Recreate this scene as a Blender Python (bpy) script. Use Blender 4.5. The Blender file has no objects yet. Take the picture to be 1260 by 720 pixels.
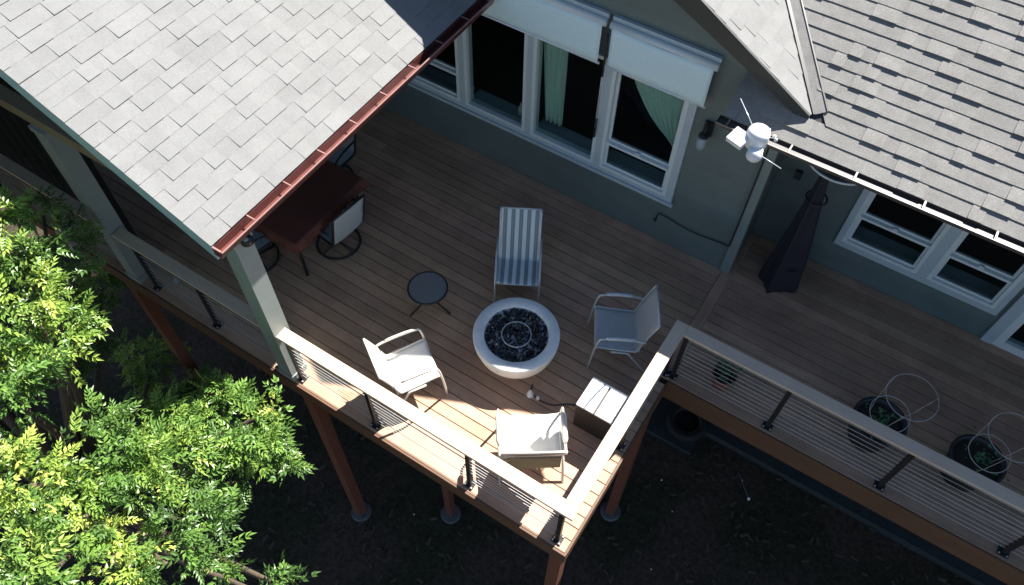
import bpy, math, random
from mathutils import Vector, Matrix
random.seed(7)
S = bpy.context.scene
COL = S.collection
pi = math.pi

# ------------------------------------------------------------------ camera, sky, sun, exposure
cam_d = bpy.data.cameras.new('camera'); cam = bpy.data.objects.new('camera', cam_d); COL.objects.link(cam)
cam.rotation_mode = 'XYZ'
cam.location = (0.7016, -2.2799, 7.9927)
cam.rotation_euler = (0.5961, -0.0141, 0.5681)
cam_d.sensor_fit = 'HORIZONTAL'; cam_d.sensor_width = 36.0
cam_d.lens = 979.88 / 1260.0 * 36.0
cam_d.clip_start = 0.05; cam_d.clip_end = 2000
S.camera = cam
TO_SUN = Vector((0.174, 0.84, 1.0)).normalized()
elev = math.asin(TO_SUN.z); azim = math.atan2(TO_SUN.x, TO_SUN.y)
W = bpy.data.worlds.new('World'); S.world = W; W.use_nodes = True
nt = W.node_tree; bg = nt.nodes['Background']
sky = nt.nodes.new('ShaderNodeTexSky'); sky.sky_type = 'NISHITA'; sky.sun_disc = False
sky.altitude = 1200; sky.dust_density = .6; sky.ozone_density = 1.3; sky.sun_elevation = elev; sky.sun_rotation = azim
nt.links.new(sky.outputs['Color'], bg.inputs['Color']); bg.inputs['Strength'].default_value = 0.05
sun_d = bpy.data.lights.new('sun', 'SUN'); sun = bpy.data.objects.new('sun', sun_d); COL.objects.link(sun)
sun_d.energy = 5.0; sun_d.angle = math.radians(0.55); sun_d.color = (1.0, 0.96, 0.90)
sun.rotation_euler = TO_SUN.to_track_quat('Z', 'Y').to_euler()
sun.location = (5, 20, 25)
S.view_settings.view_transform = 'Standard'; S.view_settings.look = 'None'
S.view_settings.exposure = 1.55; S.view_settings.gamma = 1.0

# ------------------------------------------------------------------ materials
def mat(name, col, rough=0.6, var=0.12, scale=8.0, metal=0.0, bump=0.0, bscale=None, stretch=(1,1,1),
        objvar=0.0, huevar=0.0, spec=0.5, grain=0.0, dirt=0.0):
    m = bpy.data.materials.new(name); m.use_nodes = True
    n = m.node_tree.nodes; l = m.node_tree.links; p = n['Principled BSDF']
    p.inputs['Roughness'].default_value = rough; p.inputs['Metallic'].default_value = metal
    p.inputs['Specular IOR Level'].default_value = spec
    tc = n.new('ShaderNodeTexCoord'); oi = n.new('ShaderNodeObjectInfo')
    ad = n.new('ShaderNodeVectorMath'); ad.operation = 'MULTIPLY_ADD'
    cb = n.new('ShaderNodeCombineXYZ')
    for i in range(3): l.new(oi.outputs['Random'], cb.inputs[i])
    ad.inputs[1].default_value = (37.0, 53.0, 71.0)
    l.new(cb.outputs[0], ad.inputs[0]); l.new(tc.outputs['Object'], ad.inputs[2])
    mp = n.new('ShaderNodeMapping'); mp.inputs['Scale'].default_value = stretch
    l.new(ad.outputs[0], mp.inputs[0])
    nz = n.new('ShaderNodeTexNoise'); nz.inputs['Scale'].default_value = scale; nz.inputs['Detail'].default_value = 6; nz.inputs['Roughness'].default_value = .65
    l.new(mp.outputs[0], nz.inputs['Vector'])
    mr = n.new('ShaderNodeMapRange'); mr.inputs['From Min'].default_value = .3; mr.inputs['From Max'].default_value = .7
    mr.inputs['To Min'].default_value = 1 - var; mr.inputs['To Max'].default_value = 1 + var
    l.new(nz.outputs['Fac'], mr.inputs['Value'])
    val = mr.outputs[0]
    if grain:
        g = n.new('ShaderNodeTexNoise'); g.inputs['Scale'].default_value = 260; g.inputs['Detail'].default_value = 2
        g.inputs['Scale'].default_value = 110; l.new(tc.outputs['Object'], g.inputs['Vector'])
        r = n.new('ShaderNodeMapRange'); r.inputs['From Min'].default_value = .3; r.inputs['From Max'].default_value = .7
        r.inputs['To Min'].default_value = 1 - grain; r.inputs['To Max'].default_value = 1 + grain
        l.new(g.outputs['Fac'], r.inputs['Value'])
        mm = n.new('ShaderNodeMath'); mm.operation = 'MULTIPLY'; l.new(val, mm.inputs[0]); l.new(r.outputs[0], mm.inputs[1]); val = mm.outputs[0]
    if dirt:
        ge = n.new('ShaderNodeNewGeometry'); g = n.new('ShaderNodeTexNoise'); g.inputs['Scale'].default_value = 1.7; g.inputs['Detail'].default_value = 7; g.inputs['Roughness'].default_value = .7
        l.new(ge.outputs['Position'], g.inputs['Vector'])
        r = n.new('ShaderNodeMapRange'); r.inputs['From Min'].default_value = .32; r.inputs['From Max'].default_value = .62
        r.inputs['To Min'].default_value = 1 - dirt; r.inputs['To Max'].default_value = 1 + dirt * .5
        l.new(g.outputs['Fac'], r.inputs['Value'])
        mm = n.new('ShaderNodeMath'); mm.operation = 'MULTIPLY'; l.new(val, mm.inputs[0]); l.new(r.outputs[0], mm.inputs[1]); val = mm.outputs[0]
    if objvar:
        r = n.new('ShaderNodeMapRange'); r.inputs['To Min'].default_value = 1 - objvar; r.inputs['To Max'].default_value = 1 + objvar
        l.new(oi.outputs['Random'], r.inputs['Value'])
        mm = n.new('ShaderNodeMath'); mm.operation = 'MULTIPLY'; l.new(val, mm.inputs[0]); l.new(r.outputs[0], mm.inputs[1]); val = mm.outputs[0]
    hs = n.new('ShaderNodeHueSaturation'); hs.inputs['Color'].default_value = (*col, 1)
    l.new(val, hs.inputs['Value'])
    if huevar:
        r = n.new('ShaderNodeMapRange'); r.inputs['To Min'].default_value = .5 - huevar; r.inputs['To Max'].default_value = .5 + huevar
        wn = n.new('ShaderNodeTexWhiteNoise'); wn.noise_dimensions = '1D'; l.new(oi.outputs['Random'], wn.inputs['W'])
        l.new(wn.outputs['Value'], r.inputs['Value']); l.new(r.outputs[0], hs.inputs['Hue'])
    l.new(hs.outputs[0], p.inputs['Base Color'])
    rr = n.new('ShaderNodeMapRange'); rr.inputs['To Min'].default_value = max(0, rough - .08); rr.inputs['To Max'].default_value = min(1, rough + .08)
    l.new(nz.outputs['Fac'], rr.inputs['Value']); l.new(rr.outputs[0], p.inputs['Roughness'])
    if bump:
        b = n.new('ShaderNodeBump'); b.inputs['Strength'].default_value = bump; b.inputs['Distance'].default_value = .01
        nb = n.new('ShaderNodeTexNoise'); nb.inputs['Scale'].default_value = bscale or scale * 4; nb.inputs['Detail'].default_value = 4
        l.new(mp.outputs[0], nb.inputs['Vector']); l.new(nb.outputs['Fac'], b.inputs['Height']); l.new(b.outputs[0], p.inputs['Normal'])
    return m

M = dict(
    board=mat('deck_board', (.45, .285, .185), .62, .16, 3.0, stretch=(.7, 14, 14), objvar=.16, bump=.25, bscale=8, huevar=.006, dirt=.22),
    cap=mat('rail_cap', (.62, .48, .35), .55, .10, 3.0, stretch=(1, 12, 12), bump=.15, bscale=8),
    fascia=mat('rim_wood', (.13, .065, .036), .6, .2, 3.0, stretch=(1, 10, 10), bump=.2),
    redpost=mat('stained_post', (.17, .062, .036), .6, .2, 3.0, stretch=(8, 8, 1), bump=.2),
    beam=mat('bare_timber', (.30, .22, .12), .7, .2, 3.0, stretch=(1, 9, 9), bump=.2),
    shingleL=mat('pale_shingle', (.222, .223, .219), .95, .06, 5, objvar=.045, grain=.10, bump=.5, bscale=220, spec=.2, huevar=.02, dirt=.08),
    shingleR=mat('weathered_shingle', (.245, .238, .225), .95, .12, 6, objvar=.015, grain=.22, bump=.6, bscale=220, spec=.2, huevar=.01, dirt=.10),
    deckfelt=mat('roof_underlay', (.045, .045, .05), .9, .1, 8),
    siding=mat('siding_paint', (.13, .168, .162), .55, .05, 4, stretch=(1, 8, 8), objvar=.05, dirt=.12),
    corner=mat('corner_trim_paint', (.20, .24, .235), .5, .05, 4),
    column=mat('column_paint', (.30, .34, .32), .5, .06, 5),
    white=mat('white_trim_paint', (.66, .72, .72), .4, .04, 6),
    trimgrey=mat('casing_paint', (.45, .53, .56), .45, .04, 6),
    dark=mat('dark_interior', (.012, .012, .012), .9, .1, 3),
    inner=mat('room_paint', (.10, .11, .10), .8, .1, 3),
    fabricW=mat('shade_fabric', (.68, .86, .88), .8, .04, 40, stretch=(1, 1, 1), bump=.1, bscale=500),
    curtain=mat('curtain_cloth', (.62, .78, .70), .85, .08, 9, stretch=(6, 6, .6)),
    gutter=mat('brown_gutter', (.13, .04, .034), .35, .18, 7, spec=.6),
    gutterlip=mat('gutter_lip', (.30, .17, .15), .3, .08, 8, spec=.6),
    gutterR=mat('grey_brown_gutter', (.055, .047, .044), .5, .12, 6),
    gutterRl=mat('pale_gutter_lip', (.19, .175, .16), .4, .08, 6),
    barge=mat('blue_grey_barge', (.32, .44, .46), .45, .06, 5, stretch=(1, 5, 5)),
    black=mat('black_metal', (.018, .018, .02), .4, .1, 8, spec=.5),
    steel=mat('steel_cable', (.55, .54, .53), .45, .05, 20, metal=.15),
    chrome=mat('pale_tube_metal', (.50, .54, .56), .3, .05, 20, metal=.3),
    whitetube=mat('cream_tube_metal', (.72, .68, .60), .35, .05, 20),
    slingW=mat('cream_sling', (.74, .72, .68), .75, .05, 30, bump=.15, bscale=400),
    slingB=mat('blue_grey_sling', (.40, .42, .42), .75, .08, 30, bump=.2, bscale=400),
    slingG=mat('light_grey_sling', (.42, .46, .46), .75, .05, 30),
    cloth=mat('maroon_tablecloth', (.14, .046, .032), .55, .08, 6, bump=.1, bscale=30, spec=.4),
    concrete=mat('bowl_concrete', (.78, .80, .78), .6, .10, 7, grain=.06, bump=.15),
    ground_c=mat('pier_concrete', (.11, .118, .12), .85, .2, 9, bump=.3),
    curb=mat('dark_concrete', (.032, .040, .042), .85, .25, 5, bump=.3),  # dark blue-grey concrete, tone varies at random
    glassblk=mat('black_fire_glass', (.006, .007, .012), .08, .3, 30, spec=.8),
    glassclr=mat('pale_fire_glass', (.55, .55, .60), .1, .2, 30, spec=.8),
    rubber=mat('tyre_rubber', (.012, .012, .013), .7, .2, 12, bump=.3),
    cover=mat('navy_cover_fabric', (.016, .016, .028), .6, .12, 6, bump=.2, bscale=60),
    terracotta=mat('terracotta', (.28, .11, .07), .7, .15, 10),
    plasticpot=mat('dark_planter_plastic', (.03, .03, .032), .5, .1, 10),
    soil=mat('potting_soil', (.03, .022, .016), .95, .3, 30, bump=.6),
    leafpot=mat('pot_plant_leaf', (.05, .14, .05), .5, .25, 15),
    cabblack=mat('black_panel', (.02, .016, .016), .5, .1, 8),
    cabwhite=mat('white_lid', (.78, .78, .78), .35, .03, 8),
    plastW=mat('white_plastic', (.82, .82, .82), .35, .02, 8),
    bark=mat('tree_bark', (.10, .075, .05), .9, .3, 6, stretch=(4, 4, 1), bump=.8),
    glassfix=mat('frosted_glass', (.30, .38, .42), .2, .05, 10),
)
# striped sling
def striped():
    m = bpy.data.materials.new('striped_sling'); m.use_nodes = True
    n = m.node_tree.nodes; l = m.node_tree.links; p = n['Principled BSDF']; p.inputs['Roughness'].default_value = .75
    tc = n.new('ShaderNodeTexCoord'); sx = n.new('ShaderNodeSeparateXYZ'); l.new(tc.outputs['Object'], sx.inputs[0])
    a = n.new('ShaderNodeMath'); a.operation = 'MULTIPLY_ADD'; a.inputs[1].default_value = 10.8; a.inputs[2].default_value = 10.25; l.new(sx.outputs[0], a.inputs[0])
    f = n.new('ShaderNodeMath'); f.operation = 'FRACT'; l.new(a.outputs[0], f.inputs[0])
    r = n.new('ShaderNodeValToRGB'); e = r.color_ramp.elements
    e[0].position = 0; e[0].color = (.17, .22, .235, 1); e[1].position = .2; e[1].color = (.24, .30, .31, 1)
    for pos, c in ((.42, (.19, .24, .255, 1)), (.48, (.62, .68, .68, 1)), (.93, (.66, .72, .71, 1)), (.98, (.14, .22, .25, 1))):
        x = e.new(pos); x.color = c
    l.new(f.outputs[0], r.inputs[0]); l.new(r.outputs[0], p.inputs['Base Color'])
    return m
M['striped'] = striped()
def glass():
    m = bpy.data.materials.new('window_glass'); m.use_nodes = True
    n = m.node_tree.nodes; l = m.node_tree.links; n.remove(n['Principled BSDF'])
    t = n.new('ShaderNodeBsdfTransparent'); t.inputs[0].default_value = (.78, .84, .82, 1)
    g = n.new('ShaderNodeBsdfGlossy'); g.inputs['Roughness'].default_value = .02
    lw = n.new('ShaderNodeLayerWeight'); lw.inputs[0].default_value = .3
    pw = n.new('ShaderNodeMath'); pw.operation = 'POWER'; pw.inputs[1].default_value = 4; l.new(lw.outputs['Facing'], pw.inputs[0])
    fr = n.new('ShaderNodeMath'); fr.operation = 'MULTIPLY_ADD'; fr.inputs[1].default_value = .5; fr.inputs[2].default_value = .025; l.new(pw.outputs[0], fr.inputs[0])
    mx = n.new('ShaderNodeMixShader'); l.new(fr.outputs[0], mx.inputs[0]); l.new(t.outputs[0], mx.inputs[1]); l.new(g.outputs[0], mx.inputs[2])
    l.new(mx.outputs[0], n['Material Output'].inputs[0]); return m
M['glass'] = glass()
def tableglass():
    m = bpy.data.materials.new('smoked_glass'); m.use_nodes = True
    n = m.node_tree.nodes; l = m.node_tree.links; n.remove(n['Principled BSDF'])
    t = n.new('ShaderNodeBsdfTransparent'); t.inputs[0].default_value = (.30, .33, .34, 1)
    g = n.new('ShaderNodeBsdfPrincipled'); g.inputs['Base Color'].default_value = (.40, .41, .39, 1); g.inputs['Roughness'].default_value = .25
    mx = n.new('ShaderNodeMixShader'); mx.inputs[0].default_value = .5; l.new(t.outputs[0], mx.inputs[1]); l.new(g.outputs[0], mx.inputs[2])
    l.new(mx.outputs[0], n['Material Output'].inputs[0]); return m
M['smoked'] = tableglass()
def leafmat():
    m = bpy.data.materials.new('leaf'); m.use_nodes = True
    n = m.node_tree.nodes; l = m.node_tree.links; p = n['Principled BSDF']
    p.inputs['Roughness'].default_value = .38; p.inputs['Specular IOR Level'].default_value = .5
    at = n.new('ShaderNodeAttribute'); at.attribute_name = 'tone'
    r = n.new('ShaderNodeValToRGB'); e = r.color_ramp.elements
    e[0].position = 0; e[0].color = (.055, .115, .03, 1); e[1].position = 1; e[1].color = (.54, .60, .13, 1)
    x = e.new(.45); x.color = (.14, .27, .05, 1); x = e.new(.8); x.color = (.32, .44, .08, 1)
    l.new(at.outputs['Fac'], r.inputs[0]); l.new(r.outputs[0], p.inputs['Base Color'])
    tr = n.new('ShaderNodeBsdfTranslucent'); l.new(r.outputs[0], tr.inputs[0])
    mx = n.new('ShaderNodeMixShader'); mx.inputs[0].default_value = .25
    l.new(p.outputs[0], mx.inputs[1]); l.new(tr.outputs[0], mx.inputs[2]); l.new(mx.outputs[0], n['Material Output'].inputs[0])
    return m
M['leaf'] = leafmat()
def groundmat():
    m = bpy.data.materials.new('ground_soil_grass'); m.use_nodes = True
    n = m.node_tree.nodes; l = m.node_tree.links; p = n['Principled BSDF']; p.inputs['Roughness'].default_value = .95; p.inputs['Specular IOR Level'].default_value = .1
    tc = n.new('ShaderNodeTexCoord')
    a = n.new('ShaderNodeTexNoise'); a.inputs['Scale'].default_value = .7; a.inputs['Detail'].default_value = 5
    b = n.new('ShaderNodeTexNoise'); b.inputs['Scale'].default_value = 14; b.inputs['Detail'].default_value = 8; b.inputs['Roughness'].default_value = .8
    for q in (a, b): l.new(tc.outputs['Object'], q.inputs['Vector'])
    r1 = n.new('ShaderNodeValToRGB'); e = r1.color_ramp.elements
    e[0].position = .42; e[0].color = (.085, .060, .045, 1); e[1].position = .6; e[1].color = (.050, .048, .028, 1)
    l.new(a.outputs['Fac'], r1.inputs[0])
    r2 = n.new('ShaderNodeMapRange'); r2.inputs['From Min'].default_value = .3; r2.inputs['From Max'].default_value = .75; r2.inputs['To Min'].default_value = .35; r2.inputs['To Max'].default_value = 1.9
    l.new(b.outputs['Fac'], r2.inputs['Value'])
    h = n.new('ShaderNodeHueSaturation'); l.new(r1.outputs[0], h.inputs['Color']); l.new(r2.outputs[0], h.inputs['Value'])
    l.new(h.outputs[0], p.inputs['Base Color'])
    bp = n.new('ShaderNodeBump'); bp.inputs['Strength'].default_value = .8; bp.inputs['Distance'].default_value = .05
    l.new(b.outputs['Fac'], bp.inputs['Height']); l.new(bp.outputs[0], p.inputs['Normal'])
    return m
M['ground'] = groundmat()

# ------------------------------------------------------------------ mesh building
class MB:
    def __init__(s): s.v = []; s.f = []
    def add(s, vs, fs):
        o = len(s.v); s.v += [tuple(v) for v in vs]; s.f += [tuple(i + o for i in f) for f in fs]; return s
    def box(s, x0, x1, y0, y1, z0, z1, c=0.0):
        if c <= 0:
            vs = [(x, y, z) for z in (z0, z1) for y in (y0, y1) for x in (x0, x1)]
            return s.add(vs, [(0, 2, 3, 1), (4, 5, 7, 6), (0, 1, 5, 4), (2, 6, 7, 3), (0, 4, 6, 2), (1, 3, 7, 5)])
        # chamfered on the long (x) edges and ends at the top
        vs = []
        for z, k in ((z0, 0), (z1 - c, 0), (z1, c)):
            vs += [(x0 + k, y0 + k, z), (x1 - k, y0 + k, z), (x1 - k, y1 - k, z), (x0 + k, y1 - k, z)]
        fs = [(3, 2, 1, 0), (8, 9, 10, 11)]
        for a in (0, 4):
            for i in range(4):
                j = (i + 1) % 4; fs.append((a + i, a + j, a + 4 + j, a + 4 + i))
        return s.add(vs, fs)
    def obox(s, c, ax, ay, az):
        c, ax, ay, az = map(Vector, (c, ax, ay, az))
        vs = [c + ax * i + ay * j + az * k for k in (-1, 1) for j in (-1, 1) for i in (-1, 1)]
        return s.add(vs, [(0, 2, 3, 1), (4, 5, 7, 6), (0, 1, 5, 4), (2, 6, 7, 3), (0, 4, 6, 2), (1, 3, 7, 5)])
    def bar(s, a, b, w, h, up=(0, 0, 1)):
        a, b = Vector(a), Vector(b); d = (b - a); t = d.normalized(); u = Vector(up)
        r = t.cross(u)
        if r.length < 1e-4: r = t.cross(Vector((0, 1, 0)))
        r.normalize(); u = r.cross(t)
        return s.obox((a + b) / 2, d / 2, r * w / 2, u * h / 2)
    def tube(s, pts, r, n=8, closed=False, cap=True):
        pts = [Vector(p) for p in pts]; m = len(pts); rs = r if isinstance(r, (list, tuple)) else [r] * m
        prev = None; rings = []
        for i, p in enumerate(pts):
            if closed: t = (pts[(i + 1) % m] - pts[i - 1]).normalized()
            else: t = (pts[min(i + 1, m - 1)] - pts[max(i - 1, 0)]).normalized()
            if prev is None:
                u = t.cross(Vector((0, 0, 1)))
                if u.length < .05: u = t.cross(Vector((1, 0, 0)))
            else: u = prev - t * prev.dot(t)
            u.normalize(); prev = u; w = t.cross(u)
            rings.append([p + (u * math.cos(2 * pi * k / n) + w * math.sin(2 * pi * k / n)) * rs[i] for k in range(n)])
        vs = [v for R in rings for v in R]; fs = []
        for i in range(m if closed else m - 1):
            a = i * n; b = ((i + 1) % m) * n
            for k in range(n):
                k2 = (k + 1) % n; fs.append((a + k, a + k2, b + k2, b + k))
        if not closed and cap: fs += [tuple(range(n - 1, -1, -1)), tuple((m - 1) * n + k for k in range(n))]
        return s.add(vs, fs)
    def lathe(s, prof, c=(0, 0, 0), n=32, close=False):
        vs = []; fs = []; m = len(prof)
        for r, z in prof: vs += [(c[0] + r * math.cos(2 * pi * k / n), c[1] + r * math.sin(2 * pi * k / n), c[2] + z) for k in range(n)]
        for i in range(m if close else m - 1):
            a = i * n; b = ((i + 1) % m) * n
            for k in range(n):
                k2 = (k + 1) % n; fs.append((a + k, a + k2, b + k2, b + k))
        return s.add(vs, fs)
    def prism(s, poly, d):
        # poly: list of 3D points (planar), d: extrusion vector
        poly = [Vector(p) for p in poly]; d = Vector(d); n = len(poly)
        return s.add(poly + [p + d for p in poly], [tuple(range(n - 1, -1, -1)), tuple(range(n, 2 * n))] + [(i, (i + 1) % n, n + (i + 1) % n, n + i) for i in range(n)])
    def grid(s, fn, nu, nv):
        vs = [fn(i / nu, j / nv) for j in range(nv + 1) for i in range(nu + 1)]
        return s.add(vs, [(j * (nu + 1) + i, j * (nu + 1) + i + 1, (j + 1) * (nu + 1) + i + 1, (j + 1) * (nu + 1) + i) for j in range(nv) for i in range(nu)])
    def mesh(s, name, m, smooth=False):
        me = bpy.data.meshes.new(name); me.from_pydata(s.v, [], s.f); me.materials.append(m)
        import bmesh
        b = bmesh.new(); b.from_mesh(me); bmesh.ops.recalc_face_normals(b, faces=b.faces); b.to_mesh(me); b.free()
        if smooth: me.shade_smooth() if hasattr(me, 'shade_smooth') else [setattr(p, 'use_smooth', True) for p in me.polygons]
        me.update(); return me
    def obj(s, name, m, parent=None, smooth=False):
        return link(name, s.mesh(name, m, smooth), parent)
def link(name, me, parent=None, mtx=None):
    o = bpy.data.objects.new(name, me); COL.objects.link(o)
    if parent is not None: o.parent = parent
    if mtx is not None: o.matrix_local = mtx
    return o
def tag(o, label=None, cat=None, group=None, kind=None):
    if label: o['label'] = label
    if cat: o['category'] = cat
    if group: o['group'] = group
    if kind: o['kind'] = kind
    return o
def thing(name, loc, label, cat, rz=0, group=None):
    o = bpy.data.objects.new(name, None); o.empty_display_size = .1; COL.objects.link(o); o.location = loc; o.rotation_euler = (0, 0, rz)
    return tag(o, label, cat, group)
def clone(root, loc, rz, label):
    def cp(o, par):
        c = o.copy(); COL.objects.link(c); c.parent = par
        for ch in kids.get(o.name, []): cp(ch, c)
        return c
    kids = {}
    for o in list(COL.objects):
        if o.parent: kids.setdefault(o.parent.name, []).append(o)
    c = cp(root, None); c.location = loc; c.rotation_euler = (0, 0, rz); c['label'] = label
    return c
def solid(o, t):
    md = o.modifiers.new('thickness', 'SOLIDIFY'); md.thickness = t; md.offset = 0; return o

GZ = -4.4
# ------------------------------------------------------------------ ground
g = MB()
def gf(u, v):
    x = -60 + 120 * u; y = -60 + 120 * v
    return (x, y, GZ + .03 * math.sin(x * 1.3) * math.cos(y * 1.7))
g.grid(gf, 160, 160)
g.obj('ground', M['ground'], smooth=True)['kind'] = 'structure'
far = MB().add([(-900, -900, GZ - .4), (900, -900, GZ - .4), (900, 900, GZ - .4), (-900, 900, GZ - .4)], [(0, 1, 2, 3)]).obj('far_ground', M['ground']); far['kind'] = 'structure'
# concrete walk edge along the lower storey
c = MB(); c.box(.55, 9, 4.22, 4.40, GZ - .1, GZ + .16); c.box(-.35, .55, 3.75, 4.9, GZ - .1, GZ + .09)
c.obj('concrete_path', M['curb'])['kind'] = 'structure'

# ------------------------------------------------------------------ house
house = thing('house', (0, 0, 0), 'grey green clapboard house with shingled roofs and white windows behind the deck', 'house')
YW, YR, XC = 4.06, 4.83, -.04
RX = [(.135, 2.86), (-2.5, 4.388), (-3.38, 3.91), (-6.5, 5.2), (-10.5, 3.6)]   # main roofline from the yard; unseen left part shaped to shadow the porch roof
def rake_z(x):
    for (a, za), (b, zb) in zip(RX, RX[1:]):
        if b <= x <= a: return za + (zb - za) * (x - a) / (b - a)
    return RX[0][1] if x > 0 else RX[-1][1]

def wall(name, axis, fixed, u0, u1, z0, ztop, holes, label=None):
    """lap sided wall; axis 'x' (faces -y) or 'y' (faces +x). boards are its sub-parts"""
    core = MB(); cells = []
    # core: wall slab split around holes
    us = sorted({u0, u1, *[h[0] for h in holes], *[h[1] for h in holes]})
    for a, b in zip(us, us[1:]):
        zs = [(z0, None)]
        blk = sorted([(h[2], h[3]) for h in holes if h[0] < b - 1e-6 and h[1] > a + 1e-6])
        cur = z0; seg = []
        for h0, h1 in blk: seg.append((cur, h0)); cur = h1
        seg.append((cur, None)); cells.append((a, b, seg))
        for s0, s1 in seg:
            if s1 is None:
                ta, tb = ztop(a), ztop(b); pts = [(a, s0), (b, s0), (b, tb), (a, ta)]
            else: pts = [(a, s0), (b, s0), (b, s1), (a, s1)]
            if s1 is not None and s1 - s0 < .01: continue
            if axis == 'x': core.prism([(p[0], fixed + .02, p[1]) for p in pts], (0, .14, 0))
            else: core.prism([(fixed - .02, p[0], p[1]) for p in pts], (-.14, 0, 0))
    w = core.obj('wall', M['siding'], house)
    if label: w['label'] = label
    ex = .165; z = z0
    while z < max(ztop(u) for u in us) - .02:
        zt = z + ex
        # intervals of u free of holes
        iv = [(u0, u1)]
        for h in holes:
            if h[2] < zt - .01 and h[3] > z + .01:
                nv = []
                for a, b in iv:
                    if h[1] <= a or h[0] >= b: nv.append((a, b)); continue
                    if h[0] > a: nv.append((a, h[0]))
                    if h[1] < b: nv.append((h[1], b))
                iv = nv
        for a, b in iv:
            if b - a < .02: continue
            # clip to roofline: shrink ends while top exceeds
            step = 24; ok = [a + (b - a) * i / step for i in range(step + 1) if ztop(a + (b - a) * i / step) >= z + ex * .5]
            if len(ok) < 2: continue
            aa, bb = ok[0], ok[-1]
            prof = [(0, z), (-.020, z), (-.008, zt + .004), (0, zt + .004)]
            m = MB()
            if axis == 'x': m.prism([(aa, fixed + .019 + p, q) for p, q in prof], (bb - aa, 0, 0))
            else: m.prism([(fixed - .019 - p, aa, q) for p, q in prof], (0, bb - aa, 0))
            m.obj('siding_board', M['siding'], w)
        z = zt
    return w

ZS, ZH = .74, 2.42
main_holes = [(-5.03, -.96, ZS, ZH)]
w1 = wall('wall', 'x', YW, -10.5, XC - .10, -.03, lambda x: rake_z(x) - .12, main_holes)
w2 = wall('wall', 'x', YR, XC - .15, 9, -.03, lambda x: 3.2, [(.89, 2.80, .47, 2.1), (2.85, 4.6, .0, 2.2)])
w3 = wall('wall', 'y', XC, YW + .0, YR - .005, -.03, lambda x: 2.9, [])
MB().box(XC - .10, XC + .012, YW - .018, YW + .10, -.02, 2.78).obj('corner_board', M['corner'], house)
# lower storey
MB().box(-10.5, 9, 5.3, 5.5, GZ - .2, -.3).obj('basement_wall', M['siding'], house)
# rooms behind the windows
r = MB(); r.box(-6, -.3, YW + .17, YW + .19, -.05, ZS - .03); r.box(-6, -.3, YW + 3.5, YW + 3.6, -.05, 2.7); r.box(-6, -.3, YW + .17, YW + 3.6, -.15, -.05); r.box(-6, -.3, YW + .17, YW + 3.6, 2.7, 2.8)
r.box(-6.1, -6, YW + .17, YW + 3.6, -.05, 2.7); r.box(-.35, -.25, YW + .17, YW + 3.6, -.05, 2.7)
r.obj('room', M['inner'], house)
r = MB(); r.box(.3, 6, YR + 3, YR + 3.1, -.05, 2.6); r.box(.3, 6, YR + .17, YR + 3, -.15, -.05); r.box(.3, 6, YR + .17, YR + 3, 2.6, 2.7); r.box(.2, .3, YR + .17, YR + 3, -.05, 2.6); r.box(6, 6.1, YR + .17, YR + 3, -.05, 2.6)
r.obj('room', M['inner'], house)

def window(x0, x1, z0, z1, y, kind, rail=None, ledge=True):
    """white casement frame with sash members and panes"""
    fr = MB(); t = .045
    fr.box(x0, x0 + t, y - .03, y + .10, z0, z1); fr.box(x1 - t, x1, y - .03, y + .10, z0, z1)
    fr.box(x0 + t, x1 - t, y - .032, y + .10, z0, z0 + t); fr.box(x0 + t, x1 - t, y - .032, y + .10, z1 - t, z1)
    w = fr.obj('window', M['white'], house)
    a, b = x0 + t, x1 - t
    if kind == 'hung':
        for (q0, q1, yy) in ((z0 + t, rail + .02, y + .02), (rail + .022, z1 - t, y + .05)):
            s_ = MB(); k = .03
            s_.box(a, a + k, yy - .015, yy + .015, q0, q1); s_.box(b - k, b, yy - .015, yy + .015, q0, q1)
            s_.box(a + k, b - k, yy - .016, yy + .016, q0, q0 + k); s_.box(a + k, b - k, yy - .016, yy + .016, q1 - k, q1)
            s_.obj('sash', M['white'], w)
            MB().box(a + k, b - k, yy - .003, yy + .003, q0 + k, q1 - k).obj('pane', M['glass'], w)
        MB().box(a, b, y - .012, y + .03, rail - .014, rail + .022).obj('meeting_rail', M['white'], w)
        MB().box((a + b) / 2 - .025, (a + b) / 2 + .025, y - .005, y + .03, rail + .022, rail + .045).obj('sash_lock', M['white'], w)
    else:
        MB().box(a, b, y + .027, y + .033, z0 + t, z1 - t).obj('pane', M['glass'], w)
    if ledge: MB().box(x0, x1, y + .102, y + .30, z0 - .03, z0 + .02).obj('inner_sill', M['trimgrey'], w)
    return w
ys = YW
MB().box(-5.03, -.96, ys - .035, ys + .03, ZS - .0, ZS + .075).obj('window_casing', M['trimgrey'], house)
MB().box(-5.08, -.93, ys - .07, ys - .036, ZS - .01, ZS + .03).obj('window_sill', M['trimgrey'], house)
for a, b in ((-5.03, -4.95), (-4.00, -3.92), (-3.02, -2.94), (-2.03, -1.95), (-1.05, -.96)):
    MB().box(a, b, ys - .034, ys + .03, ZS + .075, ZH).obj('window_casing', M['trimgrey'], house)
window(-4.95, -4.00, ZS + .075, ZH, ys, 'hung', 1.22)
window(-3.92, -3.02, ZS + .075, ZH, ys, 'fixed')
window(-2.94, -2.03, ZS + .075, ZH, ys, 'fixed')
window(-1.95, -1.05, ZS + .075, ZH, ys, 'hung', 1.22)
ys = YR
MB().box(.89, 2.80, ys - .035, ys + .03, .47, .55).obj('window_casing', M['trimgrey'], house)
for a, b in ((.89, .96), (1.85, 1.97), (2.74, 2.80)):
    MB().box(a, b, ys - .034, ys + .03, .55, 2.1).obj('window_casing', M['trimgrey'], house)
window(.96, 1.85, .55, 2.1, ys, 'hung', 1.0); window(1.97, 2.74, .55, 2.1, ys, 'hung', 1.0)
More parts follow.
